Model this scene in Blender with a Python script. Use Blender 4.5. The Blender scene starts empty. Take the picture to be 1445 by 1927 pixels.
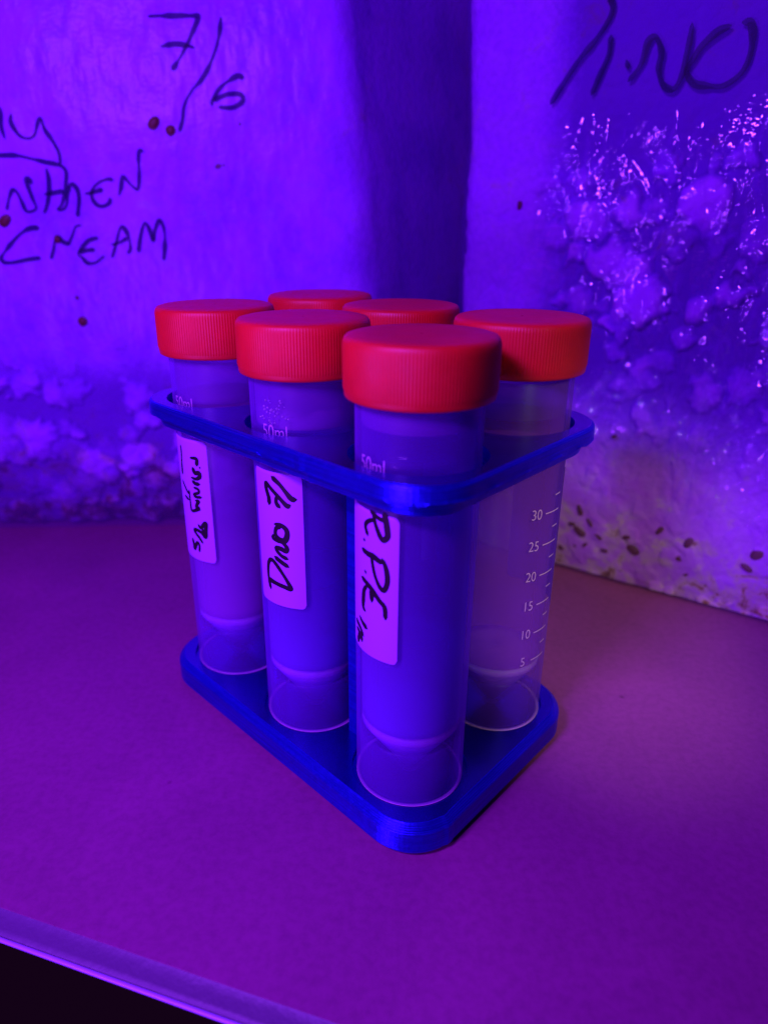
import bpy, bmesh, math, random
import numpy as np
from mathutils import Vector, Matrix
R = math.radians
K = 0.001                       # the scene is written in millimetres, built in metres
sc = bpy.context.scene
C = sc.collection
random.seed(4)

# ---------------------------------------------------------------- camera
CAM = Vector((-10.165, -154.104, 150.282))
pit, yaw, rol = R(-22.2335), R(-0.9562), R(-0.1351)
fwd = Vector((math.sin(yaw) * math.cos(pit), math.cos(yaw) * math.cos(pit), math.sin(pit)))
rgt = fwd.cross(Vector((0, 0, 1))).normalized()
upv = rgt.cross(fwd)
r2 = math.cos(rol) * rgt + math.sin(rol) * upv
u2 = -math.sin(rol) * rgt + math.cos(rol) * upv
cd = bpy.data.cameras.new('camera')
cam = bpy.data.objects.new('camera', cd)
C.objects.link(cam)
M = Matrix((r2, u2, -fwd)).transposed().to_4x4()
M.translation = CAM * K
cam.matrix_world = M
cd.sensor_fit = 'HORIZONTAL'
cd.sensor_width = 36
cd.lens = 1327.7 / 1445 * 36
cd.shift_x = 40.145 / 1445
cd.shift_y = -11.87 / 1445
cd.clip_start = 0.005
cd.clip_end = 20
cd.dof.use_dof = True
cd.dof.focus_distance = 0.188
cd.dof.aperture_fstop = 13
sc.camera = cam

# ---------------------------------------------------------------- light
sc.view_settings.view_transform = 'Standard'
sc.view_settings.look = 'None'
sc.view_settings.exposure = 0
sc.view_settings.gamma = 1
w = bpy.data.worlds.new('World')
sc.world = w
w.use_nodes = True
bg = w.node_tree.nodes['Background']
bg.inputs[0].default_value = (0.40, 0.05, 0.5, 1)
bg.inputs[1].default_value = 0.016
cy = sc.cycles
cy.transparent_max_bounces = 40
cy.max_bounces = 12
cy.caustics_reflective = False
cy.caustics_refractive = False
cy.sample_clamp_indirect = 6
cy.use_denoising = True


def aim(o, target):
    d = (Vector(target) * K - o.location).normalized()
    o.rotation_euler = d.to_track_quat('-Z', 'Y').to_euler()


def area_lamp(name, loc, target, sx, sy, col, watt):
    l = bpy.data.lights.new(name, 'AREA')
    l.shape = 'RECTANGLE'
    l.size, l.size_y = sx * K, sy * K
    l.color = col
    l.energy = watt
    o = bpy.data.objects.new(name, l)
    C.objects.link(o)
    o.location = Vector(loc) * K
    aim(o, target)
    return o


# the violet LED grow lamp, up and to the left in front of the shelf
area_lamp('violet_led_lamp', (-176, -222, 328), (-10, 110, 90), 90, 50, (0.30, 0.036, 1.0), 2.5)
# second violet light, added low to brighten the tubes and upright faces
area_lamp('violet_low_fill', (-205, -200, 82), (-10, 60, 70), 60, 40, (0.30, 0.034, 1.0), 0.70)
# weak whitish light that spills in from the right
l = bpy.data.lights.new('white_lamp', 'SPOT')
l.color = (1.0, 0.95, 0.72)
l.energy = 3.6
l.spot_size = R(25)
l.spot_blend = 0.9
l.shadow_soft_size = 0.012
o = bpy.data.objects.new('white_lamp', l)
C.objects.link(o)
o.location = Vector((110, -250, 260)) * K
aim(o, (66, 98, 10))


# ---------------------------------------------------------------- helpers
def link(name, me, mat=None, parent=None):
    ob = bpy.data.objects.new(name, me)
    C.objects.link(ob)
    if mat and not me.materials:
        me.materials.append(mat)
    if parent:
        ob.parent = parent
    return ob


def mesh(name, verts, faces, smooth=True):
    """verts in millimetres"""
    me = bpy.data.meshes.new(name)
    me.from_pydata([(v[0] * K, v[1] * K, v[2] * K) for v in verts], [], faces)
    me.validate()
    if smooth:
        me.polygons.foreach_set('use_smooth', [True] * len(me.polygons))
    me.update()
    return me


def grid_mesh(name, P, close_u=False, smooth=True):
    """P: array (nv, nu, 3) in millimetres"""
    nv, nu = P.shape[:2]
    idx = np.arange(nv * nu).reshape(nv, nu)
    if close_u:
        idx = np.concatenate([idx, idx[:, :1]], 1)
    f = np.stack([idx[:-1, :-1], idx[:-1, 1:], idx[1:, 1:], idx[1:, :-1]], -1).reshape(-1, 4)
    return mesh(name, P.reshape(-1, 3).tolist(), f.tolist(), smooth)


def thing(name, label, cat, loc=(0, 0, 0), rotz=0.0, group=None):
    o = bpy.data.objects.new(name, None)
    C.objects.link(o)
    o.empty_display_size = 0.01
    o.location = Vector(loc) * K
    o.rotation_euler = (0, 0, rotz)
    o['label'] = label
    o['category'] = cat
    if group:
        o['group'] = group
    return o


def lathe(name, prof, n=96, closed=False):
    a = np.linspace(0, 2 * np.pi, n, endpoint=False)
    P = np.stack([np.stack([r * np.cos(a), r * np.sin(a), np.full(n, float(z))], -1) for r, z in prof])
    if closed:
        P = np.concatenate([P, P[:1]], 0)
    return grid_mesh(name, P, True)


def hash2(ix, iy, seed):
    h = (ix.astype(np.int64) * 374761393 + iy.astype(np.int64) * 668265263 + seed * 1442695041) & 0xFFFFFFFF
    h = ((h ^ (h >> 13)) * 1274126177) & 0xFFFFFFFF
    h = h ^ (h >> 16)
    return (h & 0xFFFFFF) / float(0xFFFFFF)


def vn(x, y, seed=0):
    """smooth value noise, -1..1"""
    x = np.asarray(x, float)
    y = np.asarray(y, float)
    ix, iy = np.floor(x), np.floor(y)
    fx, fy = x - ix, y - iy
    fx = fx * fx * fx * (fx * (fx * 6 - 15) + 10)
    fy = fy * fy * fy * (fy * (fy * 6 - 15) + 10)
    a = hash2(ix, iy, seed); b = hash2(ix + 1, iy, seed)
    c = hash2(ix, iy + 1, seed); d = hash2(ix + 1, iy + 1, seed)
    return 2 * ((a * (1 - fx) + b * fx) * (1 - fy) + (c * (1 - fx) + d * fx) * fy) - 1


def fbm(x, y, seed=0, octs=4):
    s, amp, t = 0, 1.0, 0
    for k in range(octs):
        s = s + amp * vn(x * 2 ** k + 17 * k, y * 2 ** k - 9 * k, seed + k)
        t += amp
        amp *= 0.5
    return s / t


def sm(a, b, t):
    t = np.clip((np.asarray(t, float) - a) / (b - a), 0, 1)
    return t * t * (3 - 2 * t)


# ---------------------------------------------------------------- materials
def new_mat(name):
    m = bpy.data.materials.new(name)
    m.use_nodes = True
    nt = m.node_tree
    nt.nodes.clear()
    out = nt.nodes.new('ShaderNodeOutputMaterial')
    return m, nt, out


def N(nt, kind, **kw):
    n = nt.nodes.new('ShaderNode' + kind)
    for k, v in kw.items():
        if k.startswith('i_'):
            key = k[2:].replace('_', ' ')
            n.inputs[key].default_value = v
        else:
            setattr(n, k, v)
    return n


def noise(nt, scale, detail=4, rough=0.55, vec=None, dist=0.0):
    n = N(nt, 'TexNoise')
    n.inputs['Scale'].default_value = scale
    n.inputs['Detail'].default_value = detail
    n.inputs['Roughness'].default_value = rough
    n.inputs['Distortion'].default_value = dist
    if vec is not None:
        nt.links.new(vec, n.inputs['Vector'])
    return n


def objco(nt, scale=(1, 1, 1)):
    t = N(nt, 'TexCoord')
    m = N(nt, 'Mapping')
    m.inputs['Scale'].default_value = scale
    nt.links.new(t.outputs['Object'], m.inputs['Vector'])
    return m.outputs['Vector']


def ramp(nt, fac, stops):
    r = N(nt, 'ValToRGB')
    e = r.color_ramp.elements
    while len(e) < len(stops):
        e.new(0.5)
    for el, (p, c) in zip(e, stops):
        el.position = p
        el.color = (*c, 1) if len(c) == 3 else c
    nt.links.new(fac, r.inputs['Fac'])
    return r.outputs['Color']


def bump(nt, height, strength=0.3, dist=0.0005, normal=None):
    b = N(nt, 'Bump')
    b.inputs['Strength'].default_value = strength
    b.inputs['Distance'].default_value = dist
    nt.links.new(height, b.inputs['Height'])
    if normal is not None:
        nt.links.new(normal, b.inputs['Normal'])
    return b.outputs['Normal']


def principled(name, col, rough=0.5, spec=0.5, coat=0.0):
    m, nt, out = new_mat(name)
    p = N(nt, 'BsdfPrincipled')
    p.inputs['Base Color'].default_value = (*col, 1)
    p.inputs['Roughness'].default_value = rough
    p.inputs['Specular IOR Level'].default_value = spec
    p.inputs['Coat Weight'].default_value = coat
    nt.links.new(p.outputs[0], out.inputs['Surface'])
    return m, nt, p


def clear_mat(name, tint, body, amount, edge, gloss, rough, nrm=None, transl=0.5, mask=None):
    """see-through plastic or liquid: transparent, a milky share, and a sheen"""
    m, nt, out = new_mat(name)
    L = nt.links.new
    tr = N(nt, 'BsdfTransparent'); tr.inputs[0].default_value = (*tint, 1)
    df = N(nt, 'BsdfDiffuse'); df.inputs[0].default_value = (*body, 1)
    tl = N(nt, 'BsdfTranslucent'); tl.inputs[0].default_value = (*body, 1)
    mb = N(nt, 'MixShader'); mb.inputs[0].default_value = transl
    L(df.outputs[0], mb.inputs[1]); L(tl.outputs[0], mb.inputs[2])
    lw = N(nt, 'LayerWeight'); lw.inputs['Blend'].default_value = 0.35
    mul = N(nt, 'Math', operation='MULTIPLY_ADD')
    L(lw.outputs['Facing'], mul.inputs[0]); mul.inputs[1].default_value = edge; mul.inputs[2].default_value = amount
    fac = mul.outputs[0]
    if mask is not None:
        mm = N(nt, 'Math', operation='MULTIPLY'); mm.use_clamp = True
        L(fac, mm.inputs[0]); L(mask(nt), mm.inputs[1]); fac = mm.outputs[0]
    mx = N(nt, 'MixShader')
    L(fac, mx.inputs[0]); L(tr.outputs[0], mx.inputs[1]); L(mb.outputs[0], mx.inputs[2])
    gl = N(nt, 'BsdfGlossy'); gl.inputs['Roughness'].default_value = rough
    fr = N(nt, 'LayerWeight'); fr.inputs['Blend'].default_value = 0.5      # Schlick's curve, alike from both sides
    pw = N(nt, 'Math', operation='POWER'); L(fr.outputs['Facing'], pw.inputs[0]); pw.inputs[1].default_value = 5
    g = N(nt, 'Math', operation='MULTIPLY_ADD'); g.use_clamp = True
    L(pw.outputs[0], g.inputs[0]); g.inputs[1].default_value = 0.6 * min(gloss, 1.4); g.inputs[2].default_value = 0.035 * gloss
    mg = N(nt, 'MixShader')
    L(g.outputs[0], mg.inputs[0]); L(mx.outputs[0], mg.inputs[1]); L(gl.outputs[0], mg.inputs[2])
    if nrm is not None:
        n = nrm(nt)
        L(n, gl.inputs['Normal']); L(n, fr.inputs['Normal'])
    L(mg.outputs[0], out.inputs['Surface'])
    return m

# ink strokes: tube ink as (angle in degrees, height), bag ink as (distance along the face, height), all in mm
INK_F = [[(-137.6,90.06),(-133.3,89.57),(-127.4,88.96),(-122.0,88.69)],[(-122.1,90.51),(-120.8,88.97),(-119.4,87.0),(-118.9,85.17),(-122.7,84.0),(-126.4,84.69),(-130.2,86.5),(-132.8,88.17),(-133.8,89.94)],[(-133.8,88.3),(-141.0,87.29),(-144.9,85.9),(-141.6,83.87)],[(-146.7,82.36),(-146.7,82.06)],[(-150.1,79.59),(-141.0,79.21),(-134.1,79.2),(-128.0,78.64),(-123.8,78.31)],[(-123.9,79.27),(-120.7,77.67),(-118.8,75.64),(-118.7,73.46),(-121.7,71.49),(-125.9,71.82),(-130.9,73.82),(-134.1,76.17),(-136.3,78.79)],[(-145.6,74.34),(-144.2,73.93)],[(-151.0,72.15),(-142.2,71.35),(-135.0,70.31),(-126.7,68.39),(-121.1,67.06),(-120.0,64.07)],[(-136.2,70.19),(-135.9,67.28)],[(-142.9,70.72),(-147.1,68.98),(-148.7,66.02),(-148.7,64.39),(-145.4,63.64)],[(-156.0,60.81),(-150.4,59.91),(-142.9,59.12)],[(-166.1,58.61),(-155.0,57.82),(-148.8,56.28)],[(-163.8,56.51),(-157.2,56.03),(-161.1,52.98)],[(-154.1,56.5),(-151.3,54.46)]]
INK_ML = [[(-129.8,80.74),(-129.8,82.52),(-133.1,85.01),(-132.6,86.49),(-125.7,85.26),(-118.3,83.79),(-112.3,82.4),(-107.4,81.33),(-104.1,81.53)],[(-119.3,83.54),(-119.7,81.65),(-115.8,80.58)],[(-123.8,88.64),(-114.8,87.02),(-108.4,85.22),(-102.2,83.43),(-97.5,83.31)],[(-123.2,75.42),(-115.5,75.52),(-109.5,74.51),(-108.6,72.83),(-111.9,71.17),(-118.3,71.28),(-122.9,72.52),(-121.5,74.34),(-115.6,75.09)],[(-126.2,72.09),(-126.4,71.2),(-120.4,70.72),(-114.7,70.6),(-109.7,69.31),(-110.7,68.17),(-116.1,68.56),(-122.4,68.62),(-122.1,67.76),(-116.5,66.55),(-109.4,65.91)],[(-125.2,65.65),(-117.9,64.69),(-109.0,63.59)],[(-134.8,55.22),(-136.8,57.23),(-137.9,60.14),(-136.1,63.05),(-131.8,64.34),(-126.2,63.89),(-117.6,61.56),(-110.7,59.0),(-107.1,56.88),(-114.7,57.18),(-123.5,57.49),(-136.5,57.96)]]
INK_L = [[(-142.9,87.22),(-142.8,85.36),(-143.5,83.64),(-144.7,81.45),(-146.3,77.93)],[(-124.3,84.34),(-115.0,84.33),(-115.4,82.25)],[(-111.3,81.87),(-111.0,81.68)],[(-122.0,81.34),(-119.1,79.81),(-113.1,80.05),(-112.6,78.81),(-117.9,77.97),(-125.4,78.02)],[(-124.3,77.02),(-119.7,76.41),(-113.6,76.46)],[(-123.1,74.96),(-116.4,74.65),(-116.4,73.58),(-123.6,72.79),(-121.8,72.03),(-112.6,72.24)],[(-122.5,70.69),(-117.2,70.75),(-120.9,69.48),(-121.4,68.36),(-117.2,68.36),(-130.6,66.91),(-132.5,69.41),(-132.6,73.53)],[(-147.8,75.66),(-136.8,72.81),(-133.9,72.58)],[(-143.8,70.97),(-135.5,70.29)],[(-121.4,62.85),(-118.1,61.93),(-110.4,63.84),(-110.9,61.38),(-112.3,59.09),(-117.7,60.38),(-127.7,60.88),(-129.4,60.08),(-121.9,58.34),(-117.3,56.8)],[(-116.9,62.21),(-113.8,60.14)],[(-135.6,57.09),(-133.9,55.18),(-133.3,53.84),(-126.4,56.45),(-123.3,55.52),(-124.4,53.38)]]
INK_BAG_L = [[(92.4,223.0),(85.6,223.3),(75.7,223.3),(73.2,223.0),(75.4,218.4),(78.7,212.8),(82.8,207.1),(84.8,204.9)],[(88.4,212.8),(83.6,213.7),(79.3,213.4),(75.5,212.5)],[(64.0,222.8),(65.5,215.9),(68.5,209.0),(73.0,202.0),(77.8,197.5),(81.1,192.3),(82.3,187.1),(83.8,183.1)],[(56.2,202.1),(59.1,202.7),(65.9,198.8),(69.6,194.3),(70.1,192.3)],[(69.2,194.3),(63.2,196.3),(58.0,196.3),(57.1,194.0),(61.3,191.7),(67.2,191.7)],[(160.6,181.1),(156.7,190.3),(154.4,190.9),(155.1,185.0),(154.4,180.4)],[(150.3,189.0),(150.9,186.4),(149.6,183.2),(147.5,180.9),(144.3,180.4),(142.0,181.9),(140.5,185.5),(138.9,187.6),(137.9,183.8),(135.6,179.9),(133.6,175.9),(133.2,172.6),(133.5,170.9)],[(168.5,173.9),(157.4,174.2),(150.5,174.1),(144.8,172.9),(139.4,171.7),(133.7,170.5),(131.5,168.2),(132.1,164.1),(133.3,159.6),(135.3,155.4),(137.1,153.7),(134.8,153.8),(132.9,156.1),(132.2,159.6),(130.9,162.3)],[(158.4,153.7),(156.6,158.2),(154.6,161.3),(152.9,160.3),(151.6,156.8),(150.4,153.3),(148.2,153.0),(146.0,154.4),(146.9,157.9),(148.0,162.4),(148.3,165.1),(147.5,165.6),(146.3,163.7)],[(139.3,169.2),(139.0,165.1),(139.8,159.9),(141.3,155.4),(143.0,152.4)],[(141.8,159.6),(139.1,159.9),(133.7,160.8)],[(146.3,146.6),(150.1,146.4),(154.3,144.4),(158.8,140.8),(162.5,137.2),(164.7,134.6),(163.7,132.8),(159.5,132.8),(153.5,133.9),(148.0,134.6)],[(143.4,134.2),(141.6,138.2),(140.7,141.1),(138.9,143.0),(137.2,141.1),(134.7,140.0)],[(131.4,162.3),(129.6,163.4),(127.9,161.4),(127.6,158.0),(128.5,154.2),(129.3,151.1)],[(112.8,165.0),(115.0,165.3),(118.5,164.1),(121.2,162.0),(122.4,159.2),(121.3,156.1),(118.8,154.9),(115.6,156.1),(114.7,158.0)],[(124.8,159.8),(122.4,160.1),(117.6,161.4)],[(111.0,159.2),(109.8,162.3),(109.0,165.6),(108.3,166.3),(106.0,163.5),(103.5,161.4),(102.6,162.3),(101.7,168.4),(101.5,172.9),(100.7,175.9),(99.2,175.6)],[(135.0,139.9),(132.6,143.8),(130.8,147.0),(128.3,147.6)],[(122.2,142.6),(126.2,141.5),(129.7,138.3),(131.4,136.0),(129.9,134.7),(127.9,132.4),(124.3,132.7),(120.5,135.3)],[(131.0,137.0),(127.1,137.6),(124.3,137.9)],[(117.2,134.6),(114.7,140.5),(112.6,145.7),(111.1,146.9),(109.7,144.7),(109.0,141.5),(109.1,137.9),(110.4,136.3)],[(116.8,139.9),(113.6,140.5),(109.9,142.4)],[(105.8,136.9),(104.0,143.4),(102.1,147.9),(101.0,148.2),(99.7,145.0),(98.9,141.4),(97.6,145.6),(95.8,149.1),(94.8,149.1),(93.8,145.6),(94.1,140.1),(95.3,133.6)]]
INK_BAG_R = [[(52.1,222.3),(54.2,218.8),(55.3,216.0),(54.3,212.4),(50.6,207.3),(45.5,201.7),(41.0,195.3),(36.9,189.1)],[(55.6,207.8),(55.5,202.4),(53.4,197.0),(51.0,190.9)],[(61.6,199.8),(62.5,197.5)],[(63.1,193.8),(66.4,198.5),(67.8,204.8),(70.0,205.6),(72.3,201.1),(72.2,196.3),(74.1,191.7),(77.9,190.0),(80.1,194.4),(80.5,198.6),(80.9,203.3),(80.9,207.9)],[(92.5,206.0),(88.9,204.9),(85.1,201.8),(82.9,198.4),(81.2,194.8),(84.1,191.1),(88.9,189.9),(93.3,189.7),(97.7,192.7),(99.5,197.1),(99.4,202.6),(98.2,206.2),(96.1,206.5)]]

# caps: red polypropylene
CAP, nt, p = principled('red_cap_plastic', (0.84, 0.010, 0.02), 0.52, 0.5, 0.45)
co = objco(nt)
nz = noise(nt, 900, 3, 0.6, co)
nt.links.new(bump(nt, nz.outputs['Fac'], 0.12, 0.0002), p.inputs['Normal'])
oi = N(nt, 'ObjectInfo')
av = N(nt, 'Math', operation='MULTIPLY_ADD'); av.inputs[1].default_value = 0.4
nt.links.new(oi.outputs['Random'], av.inputs[0]); nt.links.new(noise(nt, 90, 4, 0.7, co).outputs['Fac'], av.inputs[2])
nt.links.new(ramp(nt, av.outputs[0], [(0.35, (0.66, 0.010, 0.006)), (0.95, (0.86, 0.014, 0.009))]), p.inputs['Base Color'])
nt.links.new(ramp(nt, noise(nt, 160, 5, 0.7, co).outputs['Fac'], [(0.35, (0.48,) * 3), (0.7, (0.62,) * 3)]), p.inputs['Roughness'])

p.inputs['Coat Roughness'].default_value = 0.5
p.inputs['Subsurface Weight'].default_value = 0.6
p.inputs['Subsurface Radius'].default_value = (1.0, 0.15, 0.2)
p.inputs['Subsurface Scale'].default_value = 0.006

# rack: blue printed filament, fine horizontal layer lines
RACK, nt, p = principled('blue_printed_plastic', (0.006, 0.012, 0.6), 0.34, 0.5)
co = objco(nt)
wv = N(nt, 'TexWave', wave_type='BANDS', bands_direction='Z', wave_profile='SIN')
wv.inputs['Scale'].default_value = 800
wv.inputs['Distortion'].default_value = 1.2
wv.inputs['Detail'].default_value = 2
wv.inputs['Detail Scale'].default_value = 0.6
nt.links.new(co, wv.inputs['Vector'])
co2 = objco(nt, (40, 40, 1500))
n2 = noise(nt, 1, 3, 0.6, co2)
p.inputs['Metallic'].default_value = 0.8
p.inputs['Coat Weight'].default_value = 0.05
p.inputs['Coat Roughness'].default_value = 0.35
b1 = bump(nt, wv.outputs['Fac'], 0.6, 0.0002)
nt.links.new(bump(nt, n2.outputs['Fac'], 0.3, 0.00015, b1), p.inputs['Normal'])
nt.links.new(ramp(nt, n2.outputs['Fac'], [(0.3, (0.010, 0.010, 0.60)), (0.7, (0.022, 0.016, 0.92))]), p.inputs['Base Color'])
n3 = noise(nt, 700, 4, 0.6, co)
nt.links.new(ramp(nt, n3.outputs['Fac'], [(0.3, (0.28,) * 3), (0.7, (0.42,) * 3)]), p.inputs['Roughness'])


# smooth flat skin without layer lines; its blue is darkened to shade the tops
SHADED_SKIN, nt, p = principled('shaded_blue_skin', (0.017, 0.013, 0.5), 0.2, 0.5, 1.0)
p.inputs['Metallic'].default_value = 0.92
p.inputs['Coat Roughness'].default_value = 0.25
ns = noise(nt, 260, 4, 0.6, objco(nt, (1, 1, 0.1)))
nt.links.new(bump(nt, ns.outputs['Fac'], 0.15, 0.0002), p.inputs['Normal'])
nt.links.new(ramp(nt, ns.outputs['Fac'], [(0.3, (0.16,) * 3), (0.7, (0.27,) * 3)]), p.inputs['Roughness'])


def frost(nt):
    co = objco(nt)
    return bump(nt, noise(nt, 1400, 3, 0.6, co).outputs['Fac'], 0.25, 0.0001)


TUBE = clear_mat('frosted_tube_plastic', (0.96, 0.96, 0.98), (0.38, 0.08, 1.0), 0.165, 0.34, 0.32, 0.32, frost, 0.45)


def settled(nt, most=12.0):
    """suspension is denser towards the bottom of the tube"""
    sp = N(nt, 'SeparateXYZ'); nt.links.new(objco(nt), sp.inputs[0])
    mr = N(nt, 'MapRange', interpolation_type='SMOOTHSTEP')
    nt.links.new(sp.outputs['Z'], mr.inputs['Value'])
    for k, v in zip(('From Min', 'From Max', 'To Min', 'To Max'), (0.014, 0.066, most, 1.0)):
        mr.inputs[k].default_value = v
    return mr.outputs[0]


settled2 = lambda nt: settled(nt, 2.2)
WATER = {
    'clear': clear_mat('clear_liquid', (0.42, 0.36, 0.93), (0.36, 0.22, 0.90), 0.06, 0.06, 0.25, 0.1, transl=0.35, mask=settled),
    'milky': clear_mat('cloudy_liquid', (0.9, 0.8, 0.95), (0.9, 0.3, 0.75), 0.32, 0.12, 0.25, 0.1, transl=0.35, mask=settled2),
    'thin': clear_mat('thin_cloudy_liquid', (0.95, 0.9, 0.97), (0.95, 0.15, 0.90), 0.24, 0.1, 0.25, 0.1, transl=0.35),
}
SEDI, nt, p = principled('pale_sediment', (0.80, 0.35, 1.0), 0.6, 0.2)
p.inputs['Subsurface Weight'].default_value = 1.0
p.inputs['Subsurface Radius'].default_value = (1.0, 0.6, 1.2)
p.inputs['Subsurface Scale'].default_value = 0.005
nt.links.new(ramp(nt, noise(nt, 260, 4, 0.6, objco(nt)).outputs['Fac'], [(0.3, (0.62, 0.26, 0.9)), (0.7, (0.85, 0.36, 1.0))]), p.inputs['Base Color'])
WALL_GLOW = clear_mat('painted_wall_glow', (0.95, 0.9, 0.95), (0.80, 0.3, 0.85), 0.38, 0.1, 0.1, 0.4, transl=0.35)  # pale body stands in for inner reflection above the liquid
FROTH = clear_mat('pale_froth', (0.8, 0.75, 0.95), (0.8, 0.35, 0.8), 0.7, 0.2, 0.3, 0.3)
DROP = clear_mat('water_droplet', (1, 1, 1), (0.8, 0.6, 0.9), 0.45, 0.3, 4.0, 0.12)
RIM, _, _ = principled('frosted_cut_edge', (0.75, 0.35, 0.9), 0.4, 0.5)
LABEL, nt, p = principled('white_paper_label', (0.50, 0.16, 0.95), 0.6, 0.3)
co = objco(nt)
nt.links.new(bump(nt, noise(nt, 800, 4, 0.6, co).outputs['Fac'], 0.12, 0.0001), p.inputs['Normal'])
INK, _, _ = principled('black_marker_ink', (0.012, 0.008, 0.014), 0.45, 0.4)
BAGINK = clear_mat('faded_black_marker', (0.55, 0.5, 0.7), (0.02, 0.015, 0.08), 0.50, 0.1, 0.2, 0.4)
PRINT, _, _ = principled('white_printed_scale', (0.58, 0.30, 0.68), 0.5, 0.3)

# ---------------------------------------------------------------- the shelf
e = Vector((0.956, -0.293, 0)).normalized()        # along the front edge, to the right
b = Vector((0.293, 0.956, 0)).normalized()         # away from the viewer
E0 = Vector((-93.7, -45.6, 0))                     # a point on the front edge

TABLE, nt, p = principled('brown_laminate', (0.36, 0.3, 0.3), 0.52, 0.35)
co = objco(nt)
na = noise(nt, 14, 5, 0.6, co, 0.4)
nb = noise(nt, 420, 4, 0.65, co)
mixc = N(nt, 'MixRGB', blend_type='MULTIPLY'); mixc.inputs[0].default_value = 1
nt.links.new(ramp(nt, na.outputs['Fac'], [(0.25, (0.26, 0.05, 0.19)), (0.55, (0.33, 0.06, 0.24)), (0.8, (0.40, 0.07, 0.285))]), mixc.inputs[1])
nt.links.new(ramp(nt, nb.outputs['Fac'], [(0.3, (0.82, 0.82, 0.82)), (0.6, (1, 1, 1))]), mixc.inputs[2])
vo = N(nt, 'TexVoronoi', feature='F1'); vo.inputs['Scale'].default_value = 26
nt.links.new(co, vo.inputs['Vector'])
mx2 = N(nt, 'MixRGB', blend_type='MULTIPLY'); mx2.inputs[0].default_value = 1
nt.links.new(mixc.outputs[0], mx2.inputs[1])
nt.links.new(ramp(nt, vo.outputs['Distance'], [(0.015, (0.5, 0.45, 0.45)), (0.032, (1, 1, 1))]), mx2.inputs[2])
nt.links.new(mx2.outputs[0], p.inputs['Base Color'])
nt.links.new(bump(nt, nb.outputs['Fac'], 0.2, 0.00025), p.inputs['Normal'])
sm_ = noise(nt, 30, 6, 0.7, objco(nt, (1, 0.5, 1)), 1.2)          # wiped smears
nt.links.new(ramp(nt, sm_.outputs['Fac'], [(0.35, (0.36,) * 3), (0.65, (0.62,) * 3)]), p.inputs['Roughness'])


def edge_strip(name, prof, mat, parent, l0=-700, l1=900):
    """prof: list of (distance behind the front edge, z)"""
    P = np.array([[list(E0 + e * l + b * d + Vector((0, 0, z))) for l in np.linspace(l0, l1, 40)] for d, z in prof])
    return link(name, grid_mesh(name, P), mat, parent)


shelf = edge_strip('shelf', [(6.2, -3.4), (6.2, -0.6), (6.6, 0), (700, 0), (700, -3.4), (6.2, -3.4)], TABLE, None)
for pl in shelf.data.polygons:
    pl.use_smooth = False
shelf['kind'] = 'structure'
BAND, nt, p = principled('violet_grey_edge_band', (0.12, 0.06, 0.16), 0.45, 0.4)
co = objco(nt, (60, 60, 60))
nt.links.new(bump(nt, noise(nt, 6, 4, 0.6, co).outputs['Fac'], 0.3, 0.0006), p.inputs['Normal'])
edge_strip('edge_band', [(6.5, -0.02), (6.0, -0.35), (4.6, -0.8), (3.0, -1.2), (1.3, -1.6), (1.3, -3.0), (6.1, -3.0)], BAND, shelf)
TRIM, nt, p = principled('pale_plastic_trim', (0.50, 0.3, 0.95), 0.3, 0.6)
edge_strip('edge_trim', [(1.5, -1.9), (1.35, -1.40), (1.15, -1.3), (0.75, -1.33), (0.5, -1.5), (0.45, -1.75), (0.7, -2.0), (1.5, -2.1)], TRIM, shelf)

WALL, nt, p = principled('dark_violet_backing', (0.20, 0.14, 0.34), 0.45, 0.4)
co = objco(nt)
nt.links.new(bump(nt, noise(nt, 330, 4, 0.65, objco(nt, (1, 1, 0.6))).outputs['Fac'], 0.6, 0.0009), p.inputs['Normal'])
wl = mesh('back_wall', [(-700, 285, 0.5), (700, 285, 0.5), (700, 285, 700), (-700, 285, 700), (-700, 297, 0.5), (700, 297, 0.5), (700, 297, 700), (-700, 297, 700)],
          [(0, 1, 2, 3), (5, 4, 7, 6), (1, 5, 6, 2), (4, 0, 3, 7), (3, 2, 6, 7), (4, 5, 1, 0)], False)
wo = link('back_wall', wl, WALL)
wo['kind'] = 'structure'


# ---------------------------------------------------------------- ribbons of ink on a surface
def resample(pts, step):
    pts = [np.array(p, float) for p in pts]
    if len(pts) == 1:
        pts = [pts[0], pts[0] + [0.2, 0]]
    q = [2 * pts[0] - pts[1]] + pts + [2 * pts[-1] - pts[-2]]
    out = []
    for i in range(1, len(q) - 2):
        p0, p1, p2, p3 = q[i - 1:i + 3]
        n = max(2, int(np.linalg.norm(p2 - p1) / step))
        for t in np.linspace(0, 1, n, endpoint=False):
            out.append(0.5 * (2 * p1 + (p2 - p0) * t + (2 * p0 - 5 * p1 + 4 * p2 - p3) * t * t + (3 * p1 - p0 - 3 * p2 + p3) * t ** 3))
    out.append(pts[-1])
    return np.array(out)


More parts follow.
